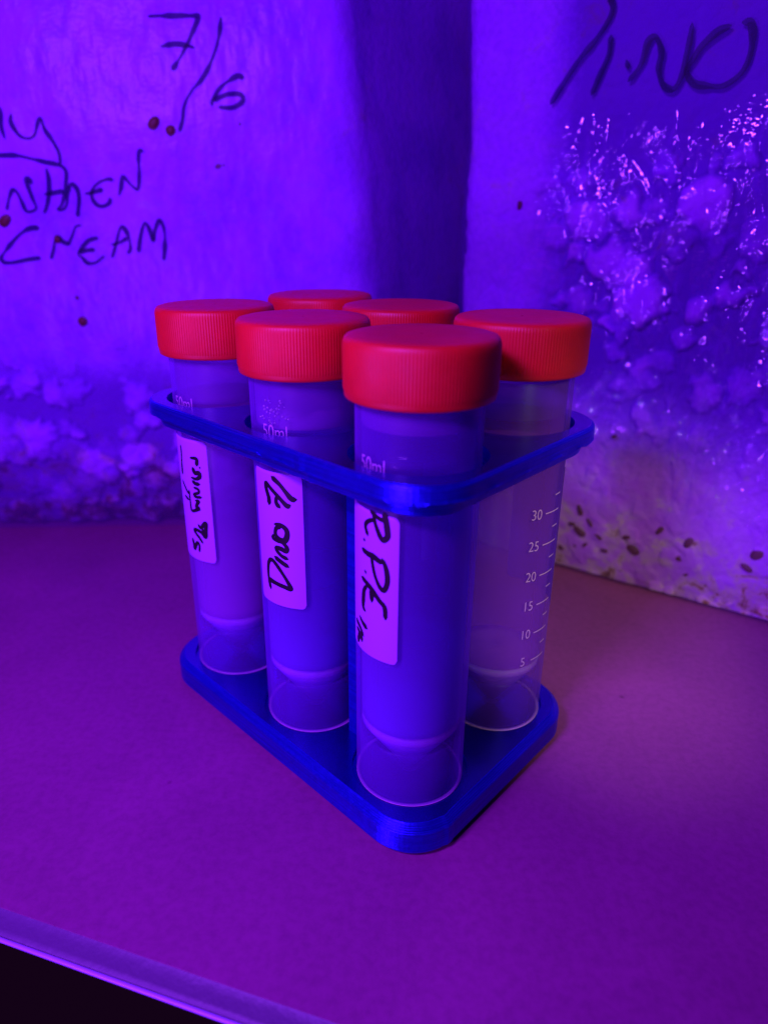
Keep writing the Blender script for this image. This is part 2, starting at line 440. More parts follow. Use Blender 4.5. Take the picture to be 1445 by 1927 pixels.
def ribbons(name, strokes, width, surf, mat, parent, step=0.35, seed=0, vary=0.25, origin=(0, 0, 0)):
    """strokes: polylines (s, z) in mm on the surface surf(s, z, lift) -> (n, 3)"""
    V, F = [], []
    for k, st in enumerate(strokes):
        c = resample(st, step)
        t = np.gradient(c, axis=0)
        t /= np.maximum(np.linalg.norm(t, axis=1, keepdims=True), 1e-6)
        L = np.concatenate([[0], np.cumsum(np.linalg.norm(np.diff(c, axis=0), axis=1))])
        hw = width / 2 * (1 + vary * vn(L / 4.0 + 31 * k, L * 0 + seed, seed))
        hw *= np.sqrt(np.clip((np.minimum(L, L[-1] - L) + 0.12 * width) / (0.5 * width), 0.05, 1))
        c = np.concatenate([[c[0] - t[0] * width * 0.22], c, [c[-1] + t[-1] * width * 0.22]])
        t = np.concatenate([[t[0]], t, [t[-1]]])
        hw = np.concatenate([[hw[0] * 0.45], hw, [hw[-1] * 0.45]])
        nrm = np.stack([-t[:, 1], t[:, 0]], 1)
        rows = [c + nrm * (hw * f)[:, None] for f in (-1, -0.33, 0.33, 1)]
        lift = 0.04 + 0.012 * (k % 5)
        P = [surf(r[:, 0], r[:, 1], lift) - np.array(origin) for r in rows]
        base = len(V)
        n = len(c)
        for i in range(n):
            for j in range(4):
                V.append(P[j][i])
        for i in range(n - 1):
            for j in range(3):
                F.append((base + i * 4 + j, base + i * 4 + j + 1, base + (i + 1) * 4 + j + 1, base + (i + 1) * 4 + j))
    return link(name, mesh(name, V, F), mat, parent)


# ---------------------------------------------------------------- the two bags of grain spawn
class Bag:
    """Rounded-rectangle pouch standing on the shelf. s runs along the front face from its inner edge."""
    def __init__(self, P0, a, n, W, D, rc, inset, side, seed, flare=False):
        self.flare = flare
        self.P0, self.a, self.n = np.array(P0, float), np.array(a, float), np.array(n, float)
        self.W, self.D, self.rc, self.inset, self.side, self.seed = W, D, rc, inset, side, seed

    def path(self, fine):
        W, D, rc = self.W, self.D, self.rc
        pts = []                                        # (s, depth, normal_s, normal_depth)
        if self.flare:                                  # the gusset opens out towards the other bag
            th = R(40)
            ks, kd = math.cos(th), math.sin(th)
            for f in np.linspace(108, 0, 110, endpoint=False):
                pts.append((rc - rc * ks - f * kd, rc - rc * kd + f * ks, -ks, -kd))
            for t in np.linspace(th, np.pi / 2, 18, endpoint=False):
                pts.append((rc - rc * np.cos(t), rc - rc * np.sin(t), -np.cos(t), -np.sin(t)))
        else:
            for d in np.linspace(D * 0.5, rc, 24, endpoint=False):
                pts.append((0, d, -1, 0))
            for t in np.linspace(0, np.pi / 2, 24, endpoint=False):
                pts.append((rc - rc * np.cos(t), rc - rc * np.sin(t), -np.cos(t), -np.sin(t)))
        self.i0 = len(pts)
        sE = pts[0][0]
        for s in np.linspace(rc, W - rc, fine):
            pts.append((s, 0, 0, -1))
        for t in np.linspace(0, np.pi / 2, 10)[1:]:
            pts.append((W - rc + rc * np.sin(t), rc - rc * np.cos(t), np.sin(t), -np.cos(t)))
        for d in np.linspace(rc, D, 8)[1:]:
            pts.append((W, d, 1, 0))
        for s in np.linspace(W, sE, 24)[1:]:
            pts.append((s, D, 0, 1))
        for d in np.linspace(D, pts[0][1], 8)[1:-1]:
            pts.append((sE, d, -1, 0))
        return np.array(pts)

    def place(self, s, d, ns, nd, z, out):
        """surface point pushed outwards by out"""
        ins = self.inset(z) - out
        s2 = s - ns * ins
        d2 = d - nd * ins
        s2 = s2 + self.side(z) * np.clip(1 - s2 / 70, 0, 1)
        k = 1 - 0.75 * sm(215, 320, z)
        d2 = np.where(d2 > 30, 30 + (d2 - 30) * k, d2)
        return self.P0 + s2[..., None] * self.a - d2[..., None] * self.n + z[..., None] * np.array([0, 0, 1.0])

    def front(self, s, z, lift=0.0):
        s = np.asarray(s, float); z = np.asarray(z, float)
        o = self.disp(s, z) + lift
        return self.place(s, 0 * s, 0 * s, 0 * s - 1, z, o)

    def build(self, name, disp, zs, fine, origin):
        pt = self.path(fine)
        S, Z = np.meshgrid(pt[:, 0] - 0.0, zs)
        per = np.concatenate([[0], np.cumsum(np.hypot(*np.diff(pt[:, :2], axis=0).T))])
        per = per - per[self.i0] + self.rc                    # equals s along the front face
        PER, _ = np.meshgrid(per, zs)
        o = disp(PER, Z)
        back = (pt[:, 3] > 0.5)[None, :]
        o = np.where(back, o * 0.2, o)
        P = self.place(np.broadcast_to(pt[:, 0], S.shape), np.broadcast_to(pt[:, 1], S.shape), np.broadcast_to(pt[:, 2], S.shape), np.broadcast_to(pt[:, 3], S.shape), Z, o)
        P = P - np.array(origin)
        me = grid_mesh(name, P, True)
        return me


def clumps(S, Z, spots):
    """highest of many rounded lumps"""
    h = np.zeros(S.shape)
    S, Z = S + 2.2 * vn(S / 4.5, Z / 4.5, 201) + 0.9 * vn(S / 1.9, Z / 1.9, 202), Z + 2.2 * vn(S / 4.5, Z / 4.5, 203) + 0.9 * vn(S / 1.9, Z / 1.9, 204)
    for s, z, r, a, asp in spots:
        m = (np.abs(S - s) < r * 1.2) & (np.abs(Z - z) < r * 1.2 * asp)
        if m.any():
            q = 1 - ((S[m] - s) / r) ** 2 - ((Z[m] - z) / (r * asp)) ** 2
            h[m] = np.maximum(h[m], a * np.sqrt(np.clip(q, 0, 1)))
    return h


def film_bump(scale, strength, crinkled=False):
    def f(nt):
        co = objco(nt)
        stren = None
        if crinkled:                                    # taut and smooth at the top and towards the inner edge
            sp = N(nt, 'SeparateXYZ'); nt.links.new(co, sp.inputs[0])

            def step(o, a, b_, lo, hi):
                mr = N(nt, 'MapRange', interpolation_type='SMOOTHSTEP')
                nt.links.new(sp.outputs[o], mr.inputs['Value'])
                for k_, v_ in zip(('From Min', 'From Max', 'To Min', 'To Max'), (a, b_, lo, hi)):
                    mr.inputs[k_].default_value = v_
                return mr.outputs[0]
            pt = noise(nt, 38, 3, 0.6, co)
            pr = N(nt, 'MapRange'); nt.links.new(pt.outputs['Fac'], pr.inputs['Value'])
            for k_, v_ in zip(('From Min', 'From Max', 'To Min', 'To Max'), (0.42, 0.62, 0.12, 1.0)):
                pr.inputs[k_].default_value = v_
            m1 = N(nt, 'Math', operation='MULTIPLY'); nt.links.new(step('Z', 0.172, 0.196, 1, 0.04), m1.inputs[0]); nt.links.new(step('X', -0.058, -0.032, 0.1, 1), m1.inputs[1])
            m2 = N(nt, 'Math', operation='MULTIPLY'); nt.links.new(m1.outputs[0], m2.inputs[0]); nt.links.new(step('Z', 0.02, 0.05, 0.15, 1), m2.inputs[1])
            m3 = N(nt, 'Math', operation='MULTIPLY'); nt.links.new(m2.outputs[0], m3.inputs[0]); nt.links.new(pr.outputs[0], m3.inputs[1])
            m4 = N(nt, 'Math', operation='ADD'); m4.use_clamp = True
            nt.links.new(m3.outputs[0], m4.inputs[0]); nt.links.new(step('X', -0.070, -0.064, 0.9, 0), m4.inputs[1])
            m5 = N(nt, 'Math', operation='MULTIPLY'); nt.links.new(m4.outputs[0], m5.inputs[0]); m5.inputs[1].default_value = strength
            stren = m5.outputs[0]
        a = noise(nt, scale, 3, 0.6, objco(nt, (1, 1, 0.55)), 0.3)
        v = N(nt, 'TexVoronoi', feature='SMOOTH_F1'); v.inputs['Scale'].default_value = scale * 1.5
        nt.links.new(objco(nt, (1, 1, 1.7)), v.inputs['Vector'])
        b1 = bump(nt, v.outputs['Distance'], strength * 0.6, 0.0004)
        b2 = bump(nt, a.outputs['Fac'], strength, 0.0008, b1)
        if stren is not None:
            for l_ in (b1, b2):
                nt.links.new(stren, l_.node.inputs['Strength'])
        return b2
    return f


FILM_L = clear_mat('milky_bag_film', (0.97, 0.97, 0.99), (0.36, 0.05, 0.86), 0.18, 0.2, 0.35, 0.3, film_bump(260, 0.25), 0.3)
FILM_R = clear_mat('glossy_bag_film', (0.97, 0.97, 0.99), (0.36, 0.05, 0.86), 0.05, 0.18, 3.4, 0.06, film_bump(420, 0.5, True), 0.35)


def myc_mat(name, dark_top, scale, low=-0.13, growth_shade=False):
    """white mycelium grown over brown grain; less grown through near the bottom"""
    m, nt, p = principled(name, (0.4, 0.38, 0.8), 0.75, 0.2)
    L = nt.links.new
    co = objco(nt)
    sep = N(nt, 'SeparateXYZ'); L(co, sep.inputs[0])
    n1 = noise(nt, scale, 5, 0.6, co, 0.6)
    n2 = noise(nt, scale * 5, 4, 0.65, co, 0.2)
    add = N(nt, 'MapRange'); add.inputs['From Min'].default_value = 0.0; add.inputs['From Max'].default_value = dark_top
    add.inputs['To Min'].default_value = low; add.inputs['To Max'].default_value = 0.22; add.clamp = True
    L(sep.outputs['Z'], add.inputs['Value'])
    s = N(nt, 'Math', operation='ADD'); L(n1.outputs['Fac'], s.inputs[0]); L(add.outputs[0], s.inputs[1])
    s2 = N(nt, 'Math', operation='MULTIPLY_ADD'); L(n2.outputs['Fac'], s2.inputs[0]); s2.inputs[1].default_value = 0.22; L(s.outputs[0], s2.inputs[2])
    col = ramp(nt, s2.outputs[0], [(0.44, (0.13, 0.055, 0.05)), (0.51, (0.24, 0.11, 0.10)), (0.55, (0.42, 0.24, 0.46)), (0.70, (0.38, 0.10, 0.84)), (0.95, (0.36, 0.06, 0.9))])
    if growth_shade:                                          # fluffy white clumps, plus the right bag's painted top shade, against thin growth
        at = N(nt, 'Attribute'); at.attribute_name = 'growth_shade'
        mu = N(nt, 'MixRGB', blend_type='MULTIPLY'); mu.inputs[0].default_value = 1
        ad = N(nt, 'Math', operation='MULTIPLY_ADD'); L(n2.outputs['Fac'], ad.inputs[0]); ad.inputs[1].default_value = 0.5; L(at.outputs['Fac'], ad.inputs[2])
        L(col, mu.inputs[1]); L(ramp(nt, ad.outputs[0], [(0.2, (0.40, 0.34, 0.52)), (0.55, (0.75, 0.72, 0.8)), (0.95, (1.45, 1.5, 1.1))]), mu.inputs[2])
        col = mu.outputs[0]
    L(col, p.inputs['Base Color'])
    L(bump(nt, n2.outputs['Fac'], 0.5, 0.001), p.inputs['Normal'])
    return m


MYC_L = myc_mat('mycelium_on_grain', 0.075, 70, -0.10, True)
MYC_R = myc_mat('mycelium_on_grain_coarse', 0.050, 95, -0.02, True)
GRAIN, nt, p = principled('brown_grain', (0.10, 0.018, 0.02), 0.5, 0.3)
nt.links.new(ramp(nt, noise(nt, 300, 3, 0.6, objco(nt)).outputs['Fac'], [(0.3, (0.07, 0.018, 0.016)), (0.7, (0.17, 0.05, 0.035))]), p.inputs['Base Color'])

gr = bmesh.new()
bmesh.ops.create_icosphere(gr, subdivisions=2, radius=0.001)
for v in gr.verts:
    v.co.x *= 1 - 0.25 * (v.co.x / 0.001) ** 2 * (1 if v.co.x > 0 else 0.2)
    v.co.z *= 0.8
GRAIN_ME = bpy.data.meshes.new('grain')
gr.to_mesh(GRAIN_ME)
gr.free()
GRAIN_ME.polygons.foreach_set('use_smooth', [True] * len(GRAIN_ME.polygons))
GRAIN_ME.materials.append(GRAIN)


def grain(parent, bag, s, z, length, width, ang, depth, origin):
    q = bag.front(np.array([s]), np.array([z]), -depth)[0]
    o = link('grain', GRAIN_ME, None, parent)
    ax = Vector((*(bag.a * math.cos(ang)),)) + Vector((0, 0, math.sin(ang)))
    nv = Vector(bag.n)
    up = nv.cross(ax).normalized()
    o.matrix_parent_inverse = Matrix()
    m = Matrix((ax * length, up * width, nv * width * 0.7)).transposed().to_4x4()
    m.translation = (Vector(q) - Vector(origin)) * K
    o.matrix_local = m
    return o


zs_fine = np.concatenate([np.linspace(0.4, 4, 6), np.linspace(5, 235, 430), np.linspace(240, 320, 16)])
zs_film = np.concatenate([np.linspace(0.4, 4, 6), np.linspace(5, 235, 300), np.linspace(240, 320, 16)])

# left bag
bagL = Bag((-6.0, 171.0, 0), (-0.99905, -0.04362, 0), (0.04362, -0.99905, 0), 232, 104, 22,
           lambda z: 17 * np.maximum(0, 1 - z / 62) ** 2 + 0.0006 * np.maximum(0, z - 150) ** 2,
           lambda z: 9.5 * sm(110, 250, z) - 4, 3, True)
bagL.disp = lambda s, z: (1.1 * fbm(s / 34, z / 60, 5, 3) * sm(-30, 20, s) + 0.35 * fbm(s / 6, z / 13, 8, 3) * sm(-8, 18, s)
                          + 0.22 * np.maximum(0, fbm(s / 12, z / 30, 12, 3)) * sm(-2, 14, s) - 2.6 * (1 - sm(0, 32, z)) * (0.5 + 0.5 * vn(s / 23, z / 60, 77)) - 0.9 * np.exp(-((z - 60) / 18) ** 2) * (0.5 + 0.5 * vn(s / 14, z / 30, 4)))
OL = (-110.0, 215.0, 0.0)
grain_bag = thing('grain_bag', 'left clear bag full of white overgrown grain marked 7/6 and CREAM', 'bag', OL, 0, 'bags of grain spawn')
rs = np.random.RandomState(11)
spL = [(rs.uniform(-10, 235), abs(rs.normal(0, 48)) + 2, rs.uniform(3.5, 8.5), rs.uniform(1.5, 6.0), rs.uniform(0.7, 1.2)) for _ in range(210)]
sub_dispL = lambda s, z: bagL.disp(s, z) - 7.2 + 6.6 * sm(72, 112, z) + clumps(s, z, spL) * (1 - sm(68, 108, z)) + (0.15 * sm(-8, 18, s) + 0.2 * (1 - sm(50, 90, z))) * fbm(s / 3, z / 3, 30, 3)


def add_growth(me, bag, fine, fn):
    pt = bag.path(fine)
    per = np.concatenate([[0], np.cumsum(np.hypot(*np.diff(pt[:, :2], axis=0).T))])
    S, Z = np.meshgrid(per - per[bag.i0] + bag.rc, zs_film[2:])
    at = me.attributes.new('growth_shade', 'FLOAT', 'POINT')
    at.data.foreach_set('value', fn(S, Z).ravel().astype(np.float32))
    return me


spL2 = [(53, 30, 7, 1, 1.1), (26, 34, 9, 1, 0.9), (18, 40, 8, 1, 1), (74, 46, 9, 1, 0.8), (95, 50, 8, 1, 1), (120, 44, 9, 1, 0.8), (64, 52, 8, 1, 0.8), (35, 55, 9, 1, 0.9), (140, 40, 8, 1, 0.9), (10, 26, 7, 1, 1.0)]
growL = lambda S, Z: ((0.60 + 0.30 * fbm(S / 16, Z / 22, 140, 4)) * sm(64, 98, Z) + (1 - sm(64, 98, Z)) * (1.4 * np.maximum(clumps(S, Z, spL) / 7.0, clumps(S, Z, spL2)) - 0.25) * (0.35 + 0.65 * sm(4, 40, Z)))
link('substrate', add_growth(bagL.build('substrate', sub_dispL, zs_film[2:], 330, OL), bagL, 330, growL), MYC_L, grain_bag)
link('film', bagL.build('film', bagL.disp, zs_film, 330, OL), FILM_L, grain_bag)
ribbons('handwriting', INK_BAG_L, 1.5, bagL.front, BAGINK, grain_bag, 0.5, 3, 0.45, OL)
for s, z, ln, wd, an, dp in [(94.1, 185.7, 3.6, 2.3, -0.8, 0.3), (87.5, 183.2, 2.6, 2.2, -0.5, 0.2), (134.0, 107.7, 2.7, 2.2, -0.5, 0.2), (160.3, 149.3, 3.8, 2.3, -0.7, 0.3), (139.4, 142.0, 2.0, 1.9, 0.2, 0.2), (59.0, 185.7, 2.5, 1.8, -0.3, 1.0), (115.0, 174.5, 1.6, 1.7, 1.2, 1.0),
                             (69.1, 170.1, 1.8, 2.3, 1.2, 1.0), (67.0, 170.4, 1.0, 1.9, 1.2, 1.0), (58.4, 160.5, 3.9, 1.5, -1.05, 1.0), (134.8, 117.9, 1.5, 1.4, 0.0, 0.5), (118.1, 117.8, 1.5, 1.6, 0.5, 1.0), (146.0, 187.0, 1.6, 1.6, 0.5, 1.0)]:
    grain(grain_bag, bagL, s, z, ln, wd, an, dp + 0.5, OL)

# right bag
bagR = Bag((26.0, 164.0, 0), (0.8259, -0.5639, 0), (-0.5639, -0.8259, 0), 205, 92, 12,
           lambda z: 6 * np.maximum(0, 1 - z / 40) ** 2 - 0.0004 * np.maximum(0, z - 150) ** 2,
           lambda z: -4.0 * sm(60, 130, z), 7)


def disp_right(s, z):
    zone = sm(30, 46, s) * (1 - sm(168, 188, z)) * (0.15 * sm(20, 36, z) + 0.85 * sm(42, 70, z))
    lo = 1.0 * fbm(s / 26, z / 48, 41, 3) - 2.2 * (1 - sm(0, 28, z)) * (0.5 + 0.5 * vn(s / 21, z / 60, 78))
    f1 = fbm(s / 15 + 0.35 * vn(s / 30, z / 25, 3), z / 70, 44, 3)
    rid = (1 - np.abs(f1) * 6.5).clip(0, 1) ** 1.5 * sm(-0.45, 0.15, fbm(s / 30, z / 40, 99, 2))
    f2 = fbm(s / 5.5 + 0.25 * vn(s / 9, z / 9, 8), z / 15, 52, 3)
    rid2 = (1 - np.abs(f2) * 5.0).clip(0, 1) ** 1.5 * sm(-0.3, 0.2, fbm(s / 18, z / 26, 98, 2))
    fine = fbm(s / 2.4, z / 3.4, 61, 2) * sm(-0.1, 0.4, fbm(s / 16, z / 22, 97, 2))
    edge = (1 - sm(4, 20, s)) * sm(-14, -4, s) * (0.30 * fbm(s / 2.2, z / 3, 70, 2)) * sm(-0.3, 0.3, vn(z / 30, z * 0, 71))
    return lo + zone * (2.1 * rid + 1.5 * rid2 + 0.07 * fine) + 0.2 * fbm(s / 9, z / 30, 64, 2) + edge


bagR.disp = disp_right
OR = (100.0, 150.0, 0.0)
grain_bag2 = thing('grain_bag', 'right clear wrinkled bag of white overgrown grain with an O written large near its top', 'bag', OR, 0, 'bags of grain spawn')
rs = np.random.RandomState(5)
spR = [(rs.uniform(-5, 205), rs.uniform(0, 170), rs.uniform(2.0, 6.5), rs.uniform(0.5, 4.2), rs.uniform(0.7, 1.2)) for _ in range(330)]
spR += [(53, 150, 9, 5, 1), (67.6, 151.7, 7, 5, 1), (92.3, 154.9, 9, 6, 1), (75.8, 120.3, 11, 6.5, 0.9), (62, 135, 8, 5.5, 1), (70, 132, 8, 5.5, 1), (45, 100, 8, 5, 1), (96, 118, 6, 4.5, 1)]


def sub_dispR(s, z):
    loose = sm(40, 110, z) * sm(24, 50, s)
    body = -1.7 - 4.6 * loose * (1 - 0.85 * sm(165, 190, z))
    return np.minimum(body + clumps(s, z, spR) * (0.25 + 0.6 * loose) + 0.4 * fbm(s / 2.6, z / 2.6, 33, 3) + 0.6 * fbm(s / 20, z / 20, 34, 2), -1.2)


sub_me = bagR.build('substrate', sub_dispR, zs_film[2:], 330, OR)


def grow_shadeR(S, Z):  # clump whiteness, with the upper part darkened to paint the light's falloff
    loose = sm(50, 100, Z) * sm(30, 52, S)
    return (0.55 + 0.3 * sm(70, 40, Z) * sm(24, 40, S)) * (1 - loose) + loose * (clumps(S, Z, spR) / 6.0 * (1 - 0.8 * sm(155, 190, Z)) - 0.08 - 0.15 * sm(160, 195, Z) + 0.14 * fbm(S / 9, Z / 14, 90, 3))


add_growth(sub_me, bagR, 330, grow_shadeR)
link('substrate', sub_me, MYC_R, grain_bag2)
link('film', bagR.build('film', bagR.disp, zs_fine, 560, OR), FILM_R, grain_bag2)
ribbons('handwriting', INK_BAG_R, 2.0, bagR.front, BAGINK, grain_bag2, 0.5, 5, 0.3, OR)
for s, z, ln, wd, an, dp in [(63.4, 32.4, 3.0, 1.5, -1.2, 0.2), (68.2, 27.6, 2.4, 1.0, -0.95, 0.2), (60.5, 25.0, 1.8, 1.3, 0.1, 0.6), (64.0, 22.0, 3.6, 2.3, -0.6, 0.7), (72.3, 22.0, 2.6, 1.5, -0.6, 0.5), (84.4, 25.5, 3.2, 2.7, 0.3, 0.9), (87.1, 19.6, 4.0, 3.0, -0.6, 1.0), (55.7, 12.0, 2.8, 2.4, -1.0, 0.6), (74.0, 7.5, 4.0, 2.0, -0.6, 0.8),
                             (62.0, 15.0, 2.0, 0.9, -0.9, 0.3), (66.7, 16.2, 1.8, 1.0, 0.9, 0.3), (75.4, 15.4, 1.8, 1.1, 0.0, 0.3), (82.2, 7.5, 1.6, 1.0, -0.6, 0.3), (27.1, 154.8, 1.9, 1.4, 1.4, 0.4), (108.2, 29.2, 2.9, 1.8, 1.2, 0.3), (132.7, 30.7, 3.0, 2.6, 0.9, 0.6), (130.2, 23.8, 2.7, 1.5, -0.5, 0.3), (105.1, 21.1, 2.6, 2.2, -0.6, 0.8), (108.9, 14.2, 3.0, 2.0, 0.5, 0.8),
                             (92.5, 6.5, 2.2, 1.6, -0.3, 0.8), (96.7, 31.4, 2.4, 1.3, 1.0, 0.8), (58.0, 61.0, 1.6, 1.0, -0.6, 0.5), (74.0, 68.0, 1.4, 0.9, 0.5, 0.5), (90.0, 12.0, 2.0, 1.4, 0.5, 0.8), (101.0, 9.0, 2.4, 1.5, 0.2, 0.8), (118.0, 12.0, 2.4, 1.6, 0.6, 0.8)]:
    grain(grain_bag2, bagR, s, z, ln * 1.1, wd * 0.85, an, dp + 0.9 + 0.25 * wd, OR)

# ---------------------------------------------------------------- the printed rack
U = Vector((-math.cos(R(45)), math.sin(R(45)), 0))
V_ = Vector((math.cos(R(48.02)), math.sin(R(48.02)), 0))
SU, SV, MG, CR = 39.854, 39.635, 20.126, 15.07
uv = lambda u, v: U * u + V_ * v


def rack_outline(off, jag=None):
    m, cr = MG + off, CR + off
    u0, u1, v0, v1 = -m, 2 * SU + m, -m, SV + m
    out = []
    corners = ((u1 - cr, v0 + cr, 270), (u1 - cr, v1 - cr, 0), (u0 + cr, v1 - cr, 90), (u0 + cr, v0 + cr, 180))
    prev = None
    for cu, cv, a0 in corners:
        arc = [(cu + cr * math.cos(R(a0 + t)), cv + cr * math.sin(R(a0 + t))) for t in np.linspace(0, 90, 20)]
        if prev is not None:
            n = 26
            for k in range(1, n):
                t = k / n
                out.append((prev[0] + (arc[0][0] - prev[0]) * t, prev[1] + (arc[0][1] - prev[1]) * t))
        out += arc
        prev = arc[-1]
    n = 44
    first = out[0]
    for k in range(1, n):
        t = k / n
        out.append((prev[0] + (first[0] - prev[0]) * t, prev[1] + (first[1] - prev[1]) * t))
    return out


HOLES = [(i * SU, j * SV) for i in range(3) for j in range(2)]


def plate(name, prof, rh, z_top, z_bot, through, floor_z, parent, seam=(), seed=1):
    """prof: (offset, z, roughness) from bottom to top; holes of radius rh"""
    bm = bmesh.new()
    rings = []
    for off, z, jg in prof:
        o = rack_outline(off)
        ring = []
        for k, (a, b_) in enumerate(o):
            ra = vn(np.array([k * 0.55]), np.array([seed * 3.3 + z]), seed)[0] + 0.6 * vn(np.array([k * 1.7]), np.array([z]), seed + 5)[0]
            q = uv(a, b_)
            c = uv(SU, SV / 2)
            dr = (q - c).normalized()
            q = q + dr * (jg * 0.5 * ra + (0.3 if k in seam else 0.0))
            ring.append(bm.verts.new((q.x * K, q.y * K, (z + jg * ra) * K)))
        rings.append(ring)
    n = len(rings[0])
    for r0, r1 in zip(rings, rings[1:]):
        for k in range(n):
            bm.faces.new((r0[k], r0[(k + 1) % n], r1[(k + 1) % n], r1[k]))

    def cap(ring, z, holes):
        edges = [bm.edges.get((ring[k], ring[(k + 1) % n])) for k in range(n)]
        loops = []
        for hu, hv in holes:
            c = uv(hu, hv)
            hl = [bm.verts.new(((c.x + rh * math.cos(t)) * K, (c.y + rh * math.sin(t)) * K, z * K)) for t in np.linspace(0, 2 * math.pi, 48, endpoint=False)]
            for k in range(48):
                edges.append(bm.edges.new((hl[k], hl[(k + 1) % 48])))
            loops.append(hl)
        bmesh.ops.triangle_fill(bm, use_beauty=True, use_dissolve=False, edges=edges)
        return loops
    top = cap(rings[-1], prof[-1][1], HOLES)
    if through:
        bot = cap(rings[0], prof[0][1], HOLES)
        for a, b_ in zip(top, bot):
            for k in range(48):
                bm.faces.new((a[k], a[(k + 1) % 48], b_[(k + 1) % 48], b_[k]))
    else:
        cap(rings[0], prof[0][1], [])
        for a in top:
            fl = [bm.verts.new((v.co.x, v.co.y, floor_z * K)) for v in a]
            for k in range(48):
                bm.faces.new((a[k], a[(k + 1) % 48], fl[(k + 1) % 48], fl[k]))
            bm.faces.new(fl)
    bmesh.ops.recalc_face_normals(bm, faces=bm.faces)
    me = bpy.data.meshes.new(name)
    bm.to_mesh(me)
    bm.free()
    me.materials.append(RACK)
    me.materials.append(SHADED_SKIN)
    for pl in me.polygons:
        if pl.normal.z > 0.95:
            pl.material_index = 1  # upward faces get the darkened blue
    return link(name, me, None, parent)


rack = thing('tube_rack', 'blue two-tier printed rack with six round holes standing on the shelf', 'rack')
plate('base_plate', [(-1.9, 0.0, 0), (-1.5, 0.3, 0), (-0.2, 1.9, 0.05), (0.0, 2.3, 0), (0.0, 8.0, 0), (-0.25, 8.5, 0), (-1.7, 9.9, 0), (-2.1, 10.1, 0)], 15.9, 10.1, 0, False, 9.0, rack, (136, 137))
plate('top_plate', [(-3.4, 92.7, 0.10), (-3.1, 93.0, 0.22), (-2.7, 94.6, 0.25), (-2.2, 95.9, 0.3), (0.1, 96.5, 0.42), (0.0, 97.3, 0.03), (0.0, 99.7, 0), (-0.3, 100.2, 0), (-0.9, 100.6, 0)], 16.3, 100.6, 92.7, True, 0, rack, (166,), seed=4)
for pu, pv in ((0.5 * SU, 0), (1.5 * SU, 0), (0.5 * SU, SV), (1.5 * SU, SV)):
    h = 2.5
    ch = 0.6
    sec = [(h - ch, -h), (h, -h + ch), (h, h - ch), (h - ch, h), (-h + ch, h), (-h, h - ch), (-h, -h + ch), (-h + ch, -h)]
    c0 = uv(pu, pv)
    Pp = np.array([[list(uv(pu + a, pv + b_) + Vector((0, 0, z))) for a, b_ in sec] for z in (10.12, 40, 70, 92.65)])
    link('post', grid_mesh('post', Pp, True, False), RACK, rack)

# ---------------------------------------------------------------- the tubes
RT = 14.5
tube_me = lathe('tube_body', [(13.6, 0.0), (14.3, 0.0), (14.5, 0.3), (14.5, 104.2), (14.2, 104.6), (13.1, 104.6), (13.1, 18.2), (12.7, 17.6), (1.6, 1.6), (0.4, 1.0),
                              (0.4, 0.3), (2.4, 0.5), (13.4, 15.8), (13.6, 14.8)], 96, True)


RIM_ME = lathe('foot_rim', [(14.0, 0.0), (14.52, 0.02), (14.56, 0.18), (14.5, 0.36), (13.7, 0.32), (13.7, 0.05)], 96, True)


def cap_mesh():
    n = 144 * 4
    prof = [(14.7, 0.0, 0), (16.3, 0.0, 0), (16.75, 0.25, 0), (16.85, 0.6, 0), (16.85, 1.3, 0), (16.95, 1.6, 1), (17.1, 2.2, 1), (17.1, 11.4, 1), (17.0, 12.0, 0.8), (16.8, 12.6, 0.2), (16.4, 13.05, 0), (15.6, 13.3, 0), (12.0, 13.36, 0), (6, 13.36, 0), (0.3, 13.36, 0)]
    a = np.linspace(0, 2 * np.pi, n, endpoint=False)
    kn = np.tile([0.0, 0.1, 0.1, 0.0], 144) * -1.1
    P = []
    for r, z, k in prof:
        rr = r + kn * k
        P.append(np.stack([rr * np.cos(a), rr * np.sin(a), np.full(n, z)], -1))
    return grid_mesh('cap', np.stack(P), True)


CAP_ME = cap_mesh()
sed_me = lathe('sediment', [(0.5, 1.7), (1.6, 2.1), (12.4, 17.4), (12.95, 18.4), (12.95, 19.6), (9, 19.9), (4, 20.1), (0.4, 20.2)], 64)


def liquid_mesh(level):
    zz = [(0.4, 20.6), (12.6, 20.3), (13.02, 20.5)] + [(13.02, z) for z in np.linspace(23, level, 10)] + [(12.7, level - 0.5), (11.5, level - 0.8), (6, level - 0.85), (0.3, level - 0.85)]
    return lathe('liquid', zz, 72)


# the moulded scale: numbers and ticks, bent round the tube
def on_tube(phi, z, lift):
    phi = np.asarray(phi, float) / RT
    rr = RT + 0.03 + lift
    return np.stack([rr * np.cos(phi), rr * np.sin(phi), np.asarray(z, float)], -1)


def text_mesh(body, size, s0, z0, sx):
    """lettering wrapped round the tube"""
    cu = bpy.data.curves.new('lettering', 'FONT')
    cu.body = body
    cu.size = size
    cu.offset = -0.035
    cu.align_x = 'CENTER'
    cu.align_y = 'CENTER'
    ob = bpy.data.objects.new('lettering', cu)
    C.objects.link(ob)
    ev = ob.evaluated_get(bpy.context.evaluated_depsgraph_get())
    me = ev.to_mesh()
    V = [on_tube(s0 + v.co.x * sx, z0 + v.co.y, 0.03) for v in me.vertices]
    F = [list(pl.vertices) for pl in me.polygons]
    ev.to_mesh_clear()
    bpy.data.objects.remove(ob)
    bpy.data.curves.remove(cu)
    return mesh('printed_number', V, F, False)


